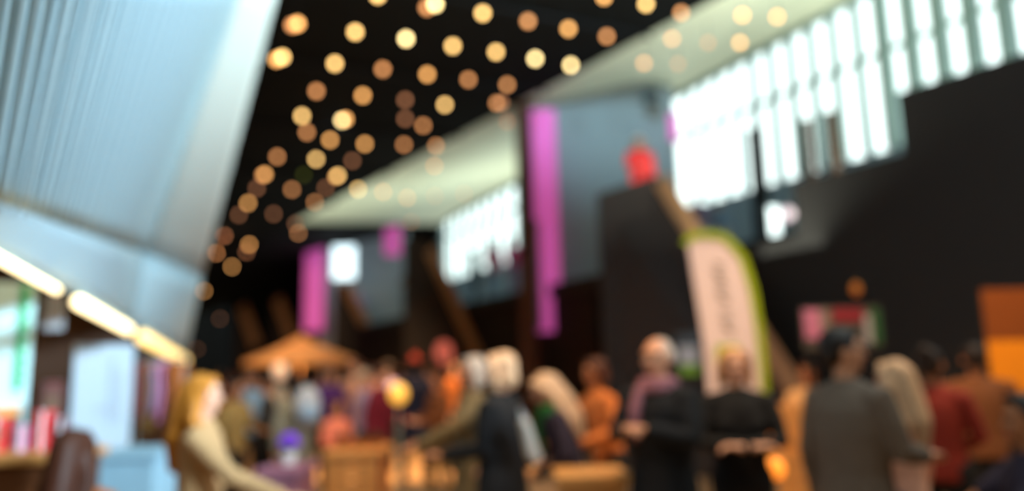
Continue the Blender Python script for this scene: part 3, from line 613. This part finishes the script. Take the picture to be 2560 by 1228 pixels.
# feather flag
fc = pt(1800, 1000, 7.6); fl_ = thing('feather_flag', 'tall cream feather flag with a lime green edge and dark vertical marks', 'flag', Vector((fc.x, fc.y, 0)))
def F_(px, py, off=0): p = pt(px, py, 7.6+off); return p-Vector((fc.x, fc.y, 0))
left = [(1718, 602), (1733, 700), (1748, 790), (1760, 870), (1768, 960), (1772, 1040)]; right = [(1812, 600), (1850, 650), (1872, 730), (1888, 830), (1900, 940), (1904, 1040)]
flagm = bpy.data.materials.new('flag_cloth'); flagm.use_nodes = True
flagm = mat('flag_cream', srgb(222, 208, 214), .75, transl=.25, var=.04); lime = mat('flag_lime', srgb(150, 176, 30), .75, transl=.2)
tk = -Vector((FW.x, FW.y, 0)).normalized()*.012
MB().slab([F_(*q) for q in left[::-1]]+[F_(1760, 596)]+[F_(*q) for q in right], tk).build('cloth', flagm, fl_)
edge = [(1712, 612), (1722, 594), (1760, 586), (1812, 592), (1856, 642), (1882, 726), (1898, 826), (1910, 938), (1914, 1040)]
rib = MB()
for a, b in zip(edge[:-1], edge[1:]): 
    A_, B_ = F_(*a, -.02), F_(*b, -.02); dr = (B_-A_).normalized(); sd = dr.cross(FW).normalized()*.036; rib.slab([A_-sd, B_-sd, B_+sd, A_+sd], tk)
rib.build('border', lime, fl_)
MB().tube([F_(*q, .02) for q in edge[2:]]+[F_(1918, 1200, .02)], .014, 8).build('pole', sock, fl_)
MB().slab([F_(1790, 862, -.02), F_(1848, 862, -.02), F_(1848, 915, -.02), F_(1790, 915, -.02)], tk).build('lime_panel', lime, fl_)
ink = mat('flag_ink', srgb(150, 142, 138), .8, var=0); gl_ = MB()
random.seed(3)
for k, (x_, y_) in enumerate([(1796, 668), (1800, 694), (1805, 720), (1810, 748), (1816, 790), (1822, 822)]):    # unreadable vertical lettering
    h_ = 10
    gl_ = MB()
    for a, b in (((-11, -h_), (11, -h_+3)), ((-11, h_-2), (11, h_))) if k % 2 == 0 else (((-11, -h_), (8, h_)), ((-9, 0), (12, -2))):
        A_, B_ = F_(x_+a[0], y_+a[1], -.02), F_(x_+b[0], y_+b[1], -.02); gl_.tube([A_, B_], .012, 6)
    gl_.build('letter', ink, fl_)
MB().box((F_(1918, 1200).x, F_(1918, 1200).y, .03), (.5, .5, .06), .4).build('base', sock, fl_)

# umbrella
uc = pt(752, 900, 20); uz = pt(752, 838, 20).z; rim_z = pt(752, 902, 20).z; R_ = 1.52
um = thing('market_umbrella', 'wide orange-lit canvas market umbrella over the crowded stalls', 'umbrella', (uc.x, uc.y, 0), .2)
canvas = mat('umbrella_canvas', srgb(240, 196, 146), .8, transl=.45, var=.05)
mb = MB(); n8 = 8; HH = uz-rim_z; rings = [(0.0, uz), (.35, uz-.42*HH), (.72, uz-.78*HH), (1.0, rim_z)]
v = [(0, 0, uz)]; f = []
for q, z in rings[1:]:
    for k in range(n8*2):
        an = 2*math.pi*k/(n8*2); rr_ = R_*q*(1 if k % 2 == 0 else .95); v.append((math.cos(an)*rr_, math.sin(an)*rr_, z-(.0 if k % 2 == 0 else .02)))
m_ = n8*2
for k in range(m_):
    v.append((math.cos(2*math.pi*k/m_)*R_*(1 if k % 2 == 0 else .95), math.sin(2*math.pi*k/m_)*R_*(1 if k % 2 == 0 else .95), rim_z-.10))
f = [(0, 1+k, 1+(k+1) % m_) for k in range(m_)]+[(1+j*m_+k, 1+(j+1)*m_+k, 1+(j+1)*m_+(k+1) % m_, 1+j*m_+(k+1) % m_) for j in range(3) for k in range(m_)]
mb.add(v, f); o = mb.build('canopy', canvas, um); sm = o.modifiers.new('s', 'SOLIDIFY'); sm.thickness = .012
MB().tube([(0, 0, .05), (0, 0, uz-.02)], .028, 10).build('pole', beamw, um); MB().loft([((0, 0, 0), .3, .3), ((0, 0, .07), .28, .28), ((0, 0, .10), .05, .05)], 20).build('base', steel, um); MB().ell((0, 0, uz+.03), (.04, .04, .06)).build('finial', beamw, um, smooth=True)
for k in range(8): an = 2*math.pi*k/8; MB().tube([(0, 0, uz-.06), (math.cos(an)*R_*.97, math.sin(an)*R_*.97, rim_z-.02)], .010, 6).build('rib', beamw, um)
l = bpy.data.lights.new('umbrella_lamp', 'POINT'); l.energy = 60; l.color = (1, .55, .18); l.shadow_soft_size = .12; lo = bpy.data.objects.new('umbrella_lamp', l); COL.objects.link(lo); lo.location = (uc.x-.25, uc.y-.3, rim_z+.02)
spot('umbrella_fill', (uc.x-3.5, uc.y-4.5, 5.0), (uc.x, uc.y, uz), 1900, (1, .66, .34), 42, .8, .2)  # added light that brightens the canvas from outside

def globe_lamp(px, py, d, r, m, lab, stand=True):
    c = pt(px, py, d); t = thing('globe_lamp', lab, 'lamp', (c.x, c.y, 0))
    MB().ell((0, 0, c.z), (r, r, r*1.1), 18, 12).build('globe', m, t, smooth=True)
    MB().tube([(0, 0, .02), (0, 0, c.z-r*.95)], .012, 8).build('stem', steel, t); MB().loft([((0, 0, 0), .14, .14), ((0, 0, .025), .13, .13)], 16).build('base', steel, t)
globe_lamp(700, 928, 13.5, .13, mat('lamp_cream', (1, .8, .6), .4, emit=.75, ecol=(1, .62, .40), var=0), 'softly glowing cream globe lamp under the umbrella rim')
globe_lamp(996, 985, 8.2, .10, mat('lamp_yellow', (1, .65, .2), .4, emit=1.0, ecol=(1, .48, .05), var=0), 'glowing yellow orange globe lamp beside the burgundy coat')
globe_lamp(1938, 1172, 5.0, .062, mat('lamp_orange', (1, .4, .1), .4, emit=1.6, ecol=(1, .26, .02), var=0), 'small glowing orange globe lamp near the black top and grey jacket')
c = pt(1110, 882, 11); t = thing('round_sign', 'round salmon pink sign on a post beside the timber rail', 'sign', (c.x, c.y, 0), math.atan2(-CAM.x+c.x, -c.y+CAM.y)*-1)
MB().tube([(0, -.02, c.z), (0, .02, c.z)], .17, 28, cap=False).build('disc', mat('sign_salmon', srgb(236, 122, 108), .6, emit=.18, ecol=srgb(236, 122, 108), var=.03), t); MB().tube([(0, .04, .05), (0, .04, c.z)], .014, 8).build('post', sock, t); MB().loft([((0, .04, 0), .16, .16), ((0, .04, .05), .14, .14)], 16).build('base', sock, t)

# stalls
def stall(px0, px1, py, d, dep, lab, m_top, m_front, name='market_stall', skirt=False):
    a, b = pt(px0, py, d), pt(px1, py, d); zt = (a.z+b.z)/2; wd = (b-a).length; ang = math.atan2(b.y-a.y, b.x-a.x); mid = (a+b)/2; mid.z = 0
    mid += Vector((-math.sin(ang), math.cos(ang), 0))*dep/2
    t = thing(name, lab, 'stall', mid, ang)
    MB().box((0, 0, zt-.025), (wd+.06, dep+.06, .05)).build('table_top', m_top, t, bevel=.006)
    if skirt: MB().box((0, 0, (zt-.06)/2+.01), (wd, dep, zt-.07)).build('cloth_skirt', m_front, t, bevel=.01)
    else:
        p = MB(); nn_ = 7
        for k in range(nn_): p.box((0, -dep/2+.015, .12+(zt-.2)*k/(nn_-1)), (wd-.12, .02, (zt-.2)/(nn_-1)*.86))
        p.build('front_boards', m_front, t)
        for sx in (-1, 1):
            for sy in (-1, 1): MB().box((sx*(wd/2-.03), sy*(dep/2-.03), (zt-.05)/2), (.06, .06, zt-.05)).build('leg', m_front, t)
    return t, zt, wd, ang
warmwood = wood('warm_wood', srgb(214, 150, 84), 3, 0)
st1, z1, w1_, a1 = stall(815, 945, 1128, 7.0, .7, 'timber stall with orange fronted boards topped with greenery', warmwood, warmwood)
for k, (u, lab, r_) in enumerate([(-.16, 'low bowl of dark green leaves on the timber stall, nearest the salmon child', .085), (.0, 'low bowl of dark green leaves in the middle of the timber stall', .08), (.16, 'low bowl of dark green leaves on the timber stall, nearest the burgundy coat', .09)]):
    o_ = Vector(st1.location)+Vector((math.cos(a1)*u, math.sin(a1)*u, z1)); t = thing('planted_bowl', lab, 'plant', o_, 0, 'bowls of greenery on the timber stall')
    MB().loft([((0, 0, 0), .06, .06), ((0, 0, .05), .085, .085), ((0, 0, .055), .078, .078)], 16).build('bowl', CL['orange'], t)
    lf = MB(); rnd = random.Random(k)
    for q in range(46):
        an, el = rnd.uniform(0, 6.28), rnd.uniform(.2, 1.4); dr = Vector((math.cos(an)*math.cos(el), math.sin(an)*math.cos(el), math.sin(el))); p0 = Vector((0, 0, .05)); L_ = rnd.uniform(.06, .11); sd = dr.cross(Vector((0, 0, 1))).normalized()*.018
        lf.add([p0, p0+dr*L_*.5+sd, p0+dr*L_, p0+dr*L_*.5-sd], [(0, 1, 2, 3)])
    lf.build('foliage', mat('leaf_green', srgb(60, 92, 44), .6), t)
o_ = Vector(st1.location)+Vector((0, 0, z1)); 
st2, z2, w2_, a2 = stall(1402, 1562, 1188, 4.45, .4, 'low timber table top in front of the bending visitor', warmwood, warmwood, 'timber_table'); st2['category'] = 'table'
st3, z3, w3_, a3 = stall(648, 745, 1172, 5.6, .5, 'small table under a dusty pink cloth with purple flowers on it', CL['dustpink'], CL['dustpink'], 'cloth_table', True); st3['category'] = 'table'
c = Vector(st3.location); c.z = z3; t = thing('potted_flowers', 'pot of bright violet flowers on the pink cloth table', 'flowers', c)
MB().loft([((0, 0, 0), .045, .045), ((0, 0, .09), .06, .06), ((0, 0, .095), .05, .05)], 16).build('pot', CL['white'], t)
fm = MB(); rnd = random.Random(5)
for k in range(40): 
    an, el = rnd.uniform(0, 6.28), rnd.uniform(-.1, 1.5); fm.ell((math.cos(an)*math.cos(el)*.07, math.sin(an)*math.cos(el)*.07, .15+math.sin(el)*.07), (.018, .018, .018), 6, 5)
fm.build('blossoms', mat('violet_petals', srgb(130, 60, 220), .6), t); MB().tube([(0, 0, .08), (0, 0, .15)], .03, 8).build('stems', mat('leaf_green', srgb(60, 92, 44)), t)
# crates at the right
def crate(px, py, d, w_, h_, lab, m, g_=None, z=None, rz=.5):
    c = pt(px, py, d); z0 = c.z-h_ if z is None else z
    t = thing('wooden_crate', lab, 'crate', (c.x, c.y, z0), rz, g_)
    for nm, cx, cy, sx, sy in (('side', 0, -w_/2, w_, .02), ('side', 0, w_/2, w_, .02), ('side', -w_/2, 0, .02, w_), ('side', w_/2, 0, .02, w_)):
        p = MB()
        for k in range(4): p.box((cx, cy, h_*(k+.5)/4), (sx, sy, h_/4*.86))
        p.build(nm, m, t)
    MB().box((0, 0, .012), (w_, w_, .02)).build('bottom', m, t); return t, z0
zc = pt(1940, 1008, 5.8).z
h0 = zc/3
for k, lab in enumerate(('bottom wooden crate of the stack between the black top and grey jacket', 'middle wooden crate of the stack between the black top and grey jacket', 'top wooden crate of the stack between the black top and grey jacket')):
    crate(1940, 1008, 5.8, .28, h0-.004, lab, warmwood, 'stacked wooden crates', z=k*h0)

# posters behind the grey shirt
def easel(px0, px1, y0, y1, d, cols, lab, name='poster_board', zbot=None):
    a, b = pt(px0, y0, d), pt(px1, y0, d); zt = pt((px0+px1)/2, y0, d).z; zb = pt((px0+px1)/2, y1, d).z; wd = (b-a).length; ang = math.atan2(b.y-a.y, b.x-a.x); mid = (a+b)/2
    t = thing(name, lab, 'board', (mid.x, mid.y, 0), ang)
    MB().box((0, .02, (zt+zb)/2), (wd, .03, zt-zb)).build('board', CL['charcoal'], t)
    for x0, x1, v0, v1, m in cols: MB().box((wd*((x0+x1)/2-.5), -.002, zt-(zt-zb)*(v0+v1)/2), (wd*(x1-x0), .012, (zt-zb)*(v1-v0))).build('print', m, t)
    for sx in (-1, 1): MB().tube([(sx*wd*.42, .05, zt-.02), (sx*wd*.46, .10, .0)], .016, 8).build('leg', sock, t)
    return t
pm = lambda n_, r, g, b, e=0: mat('print_'+n_, srgb(r, g, b), .6, emit=e, ecol=srgb(r, g, b))
easel(2003, 2200, 768, 872, 7.0, [(.02, .22, .05, .75, pm('pink', 150, 90, 125)), (.22, .34, .05, .9, pm('grey', 100, 92, 92)), (.38, .78, .04, .35, pm('crimson', 105, 22, 40)), (.78, .86, .2, .9, pm('whiteblue', 130, 130, 145)), (.86, .98, .05, .9, pm('green', 30, 72, 44))], 'dark display board with pink, crimson and green prints behind the grey shirt')
easel(1688, 1748, 832, 942, 8.6, [(.0, 1, .02, .3, pm('slate', 80, 90, 100)), (.1, .9, .3, .72, pm('paper', 200, 205, 220)), (.1, .9, .72, .96, pm('lime', 130, 180, 70))], 'small pale and lime poster board beside the balding visitor')
easel(2450, 2600, 722, 1010, 7.0, [(.0, 1, .0, .45, pm('rust', 118, 60, 20)), (.0, 1, .45, 1, pm('amber', 215, 130, 20))], 'tall amber panel with a dimmer top painted in, at the right edge', 'amber_panel')  # darker upper print paints the less lit top of one orange banner
g = pt(2500, 900, 7.0); spot('amber_spot', (g.x-1.2, g.y-2.0, 3.6), (g.x, g.y, 1.5), 60, (1, .62, .2), 40, .8, .1)
c = pt(2140, 722, 8.5); t = thing('wall_lamp', 'small dim orange lamp on the dark wall above the display board', 'lamp', c); MB().ell((0, 0, 0), (.05, .05, .07)).build('shade', mat('dim_orange', (1, .3, .05), .5, emit=.10, ecol=(1, .25, .03), var=0), t, smooth=True); MB().tube([(0, 0, .1), (.3, .0, .16), (.62, 0, .16)], .012, 6).build('arm', sock, t)

# ------------------------------------------------------------------ booth under the canopy
bm_w = mat('booth_white', srgb(178, 190, 202), .6, var=.04)
a, b = pt(-260, 700, 7.6), pt(470, 700, 14.6)
tag(MB().slab([Vector((a.x, a.y, 0)), Vector((b.x, b.y, 0)), Vector((b.x, b.y, pt(470, 925, 14.6).z)), Vector((b.x*.9+a.x*.1, b.y*.9+a.y*.1, 2.1)), Vector((a.x, a.y, 3.3))], Vector((-.1, .2, 0))).build('wall_booth', mat('booth_umber', srgb(70, 52, 42), .8)), 'dark brown wall at the back of the booth under the canopy', kind='structure')
def slab_thing(px0, px1, y0, y1, d0, d1_, name, lab, cat, m, thick=.04):
    a, b = pt(px0, y0, d0), pt(px1, y0, d1_); zt = (a.z+b.z)/2; zb = pt((px0+px1)/2, y1, (d0+d1_)/2).z; wd = Vector((b.x-a.x, b.y-a.y)).length; ang = math.atan2(b.y-a.y, b.x-a.x); mid = (a+b)/2
    t = thing(name, lab, cat, (mid.x, mid.y, 0), ang); MB().box((0, thick/2, (zt+zb)/2), (wd, thick, zt-zb)).build('panel', m, t, bevel=.004); return t, wd, zt, zb
cyan = mat('pale_cyan_panel', srgb(190, 228, 236), .5, var=.04, emit=.0)
t, wd, zt, zb = slab_thing(-160, 92, 705, 1018, 5.0, 5.3, 'booth_screen', 'pale cyan booth panel with a bright green vertical stripe', 'panel', cyan)
MB().box((wd*.385, -.012, (zt+zb)/2+.05), (wd*.07, .016, (zt-zb)*.86)).build('green_stripe', mat('print_emerald', srgb(20, 170, 100), .5), t)
gm = MB()
for k in range(9): gm.box((wd*.43, -.012, zt-.06-(zt-zb)*.09*k), (wd*.03, .014, .03), 0)
gm.build('green_marks', mat('print_emerald', srgb(20, 170, 100), .5), t)
MB().box((0, 0, zb-.03), (wd*.86, .08, .07)).build('timber_rail', warmwood, t)
for sx in (-.47, .47): MB().box((wd*sx, .05, zb/2), (.04, .04, zb)).build('leg', steel, t)
t, wd, zt, zb = slab_thing(188, 338, 862, 1122, 6.6, 6.9, 'white_board', 'upright white display board under the canopy', 'board', bm_w)
fg = MB(); fg.box((wd*.14, -.01, (zt+zb)/2+.05), (.02, .012, .55)); fg.box((wd*.28, -.01, (zt+zb)/2), (.03, .012, .45)); fg.box((wd*.0, -.01, (zt+zb)/2-.1), (.10, .012, .04)); fg.build('print', pm('greyprint', 170, 176, 190), t)
for sx in (-.42, .42): MB().box((wd*sx, .06, zb/2), (.03, .03, zb)).build('leg', steel, t)
st4, z4, w4, a4 = stall(236, 388, 1132, 5.6, .6, 'pale blue cloth covered table beside the brown-haired visitor', mat('cloth_iceblue', srgb(150, 186, 206), .8), MATS['cloth_iceblue'], 'cloth_table', True); st4['category'] = 'table'
st5, z5, w5, a5 = stall(385, 470, 1158, 7.0, .5, 'black cloth covered table beyond the pale blue one', CL['black'], CL['black'], 'cloth_table', True); st5['category'] = 'table'
c = Vector(st5.location); c.z = z5
t = thing('storage_box', 'white box standing on the black cloth table', 'box', c, a5); MB().box((0, 0, .13), (.20, .26, .26)).build('carton', CL['white'], t, bevel=.006); MB().box((0, 0, .275), (.215, .275, .03)).build('lid', CL['lilac'], t, bevel=.004)
# garments on a rail
ra, rb = pt(352, 900, 9.0), pt(462, 895, 9.0); rk = thing('garment_rack', 'metal rail hung with colourful garments at the end of the booth', 'rack', (ra.x, ra.y, 0)); o0 = Vector((ra.x, ra.y, 0))
MB().tube([ra-o0, rb-o0], .014, 8).build('rail', steel, rk)
for p in (ra, rb): MB().tube([Vector((p.x, p.y, 0))-o0, p-o0], .014, 8).build('post', steel, rk); MB().tube([Vector((p.x-.2, p.y-.2, .015))-o0, Vector((p.x+.2, p.y+.2, .015))-o0], .014, 8).build('foot', steel, rk)
for i, (c_, cn_) in enumerate((('maroon', 'maroon'), ('mauve', 'dusty mauve'), ('khaki', 'mustard'), ('lilac', 'lilac'), ('pink', 'pink'), ('brown', 'brown'), ('orange', 'orange'))):
    p = ra.lerp(rb, (i+.5)/7); ang = math.atan2((rb-ra).y, (rb-ra).x); t = thing('hanging_garment', f'{cn_} garment hanging on the rail at the end of the booth', 'garment', (p.x, p.y, p.z), ang+1.35, 'garments on the booth rail')
    L_ = .62+.1*(i % 3)
    g_ = MB().loft([((0, 0, -.03), .02, .02), ((0, 0, -.07), .16, .022), ((0, 0, -.12), .17, .026), ((0, 0, -.35), .14, .028), ((0, 0, -L_), .18, .032)], 16).build('cloth', CL[c_], t, smooth=True)
    MB().tube([(0, 0, .0), (0, 0, -.04)], .006, 6).build('hook', steel, t)
# counter of bright goods in the bottom left corner
st6, z6, w6, a6 = stall(-160, 132, 1140, 4.15, .5, 'booth counter in the bottom corner holding red and green goods', warmwood, CL['brown'], 'booth_counter', True); st6['category'] = 'counter'
def oncounter(u, v_, st, z, a): return Vector(st.location)+Vector((math.cos(a)*u-math.sin(a)*v_, math.sin(a)*u+math.cos(a)*v_, z))
goods = [(-.16, 'red', .085, .17, 'bright red gift box on the booth counter, cut by the picture edge'), (-.02, 'pink', .06, .13, 'pink gift box on the booth counter beside the bright red one'), (.10, 'red', .075, .21, 'tall red gift box on the booth counter below the green stripe'), (.20, 'burgundy', .05, .17, 'deep red gift box at the inner end of the booth counter')]
for u, c_, wd_, h_, lab in goods:
    t = thing('gift_box', lab, 'gift box', oncounter(u, .02, st6, z6, a6), a6+.2, 'gift boxes on the booth counter'); MB().box((0, 0, h_/2), (wd_, wd_, h_)).build('carton', CL[c_], t, bevel=.003)
    MB().box((0, 0, h_+.008), (wd_+.008, wd_+.008, .016)).build('lid', CL[c_], t); MB().box((0, 0, h_/2+.008), (.015, wd_+.012, h_+.02)).build('ribbon', CL['white'], t)
t = thing('potted_plant', 'small leafy green plant on the booth counter in the bottom corner', 'plant', oncounter(-.08, -.2, st6, z6, a6)); MB().loft([((0, 0, 0), .04, .04), ((0, 0, .08), .055, .055)], 14).build('pot', CL['tan'], t)
lf = MB(); rnd = random.Random(9)
for q in range(60):
    an, el = rnd.uniform(0, 6.28), rnd.uniform(.1, 1.4); dr = Vector((math.cos(an)*math.cos(el), math.sin(an)*math.cos(el), math.sin(el))); p0 = Vector((0, 0, .08)); L_ = rnd.uniform(.07, .13); sd = dr.cross(Vector((0, 0, 1))).normalized()*.016
    lf.add([p0, p0+dr*L_*.5+sd, p0+dr*L_, p0+dr*L_*.5-sd], [(0, 1, 2, 3)])
lf.build('foliage', mat('leaf_bright', srgb(70, 130, 50), .6), t)
for i, (px, py, lab) in enumerate([(136, 780, 'small pale notice pinned high on the booth wall'), (132, 1000, 'small lilac notice pinned low on the booth wall')]):
    c = pt(px, py, 7.2); t = thing('notice', lab, 'notice', c, math.radians(-10)); MB().box((0, 0, 0), (.17, .015, .34)).build('sheet', bm_w if i == 0 else CL['lilac'], t); MB().ell((0, -.012, .15), (.012, .008, .012), 8, 6).build('pin', CL['red'], t); MB().box((0, -.009, -.02), (.11, .004, .14)).build('print', pm('greyprint', 170, 176, 190), t)
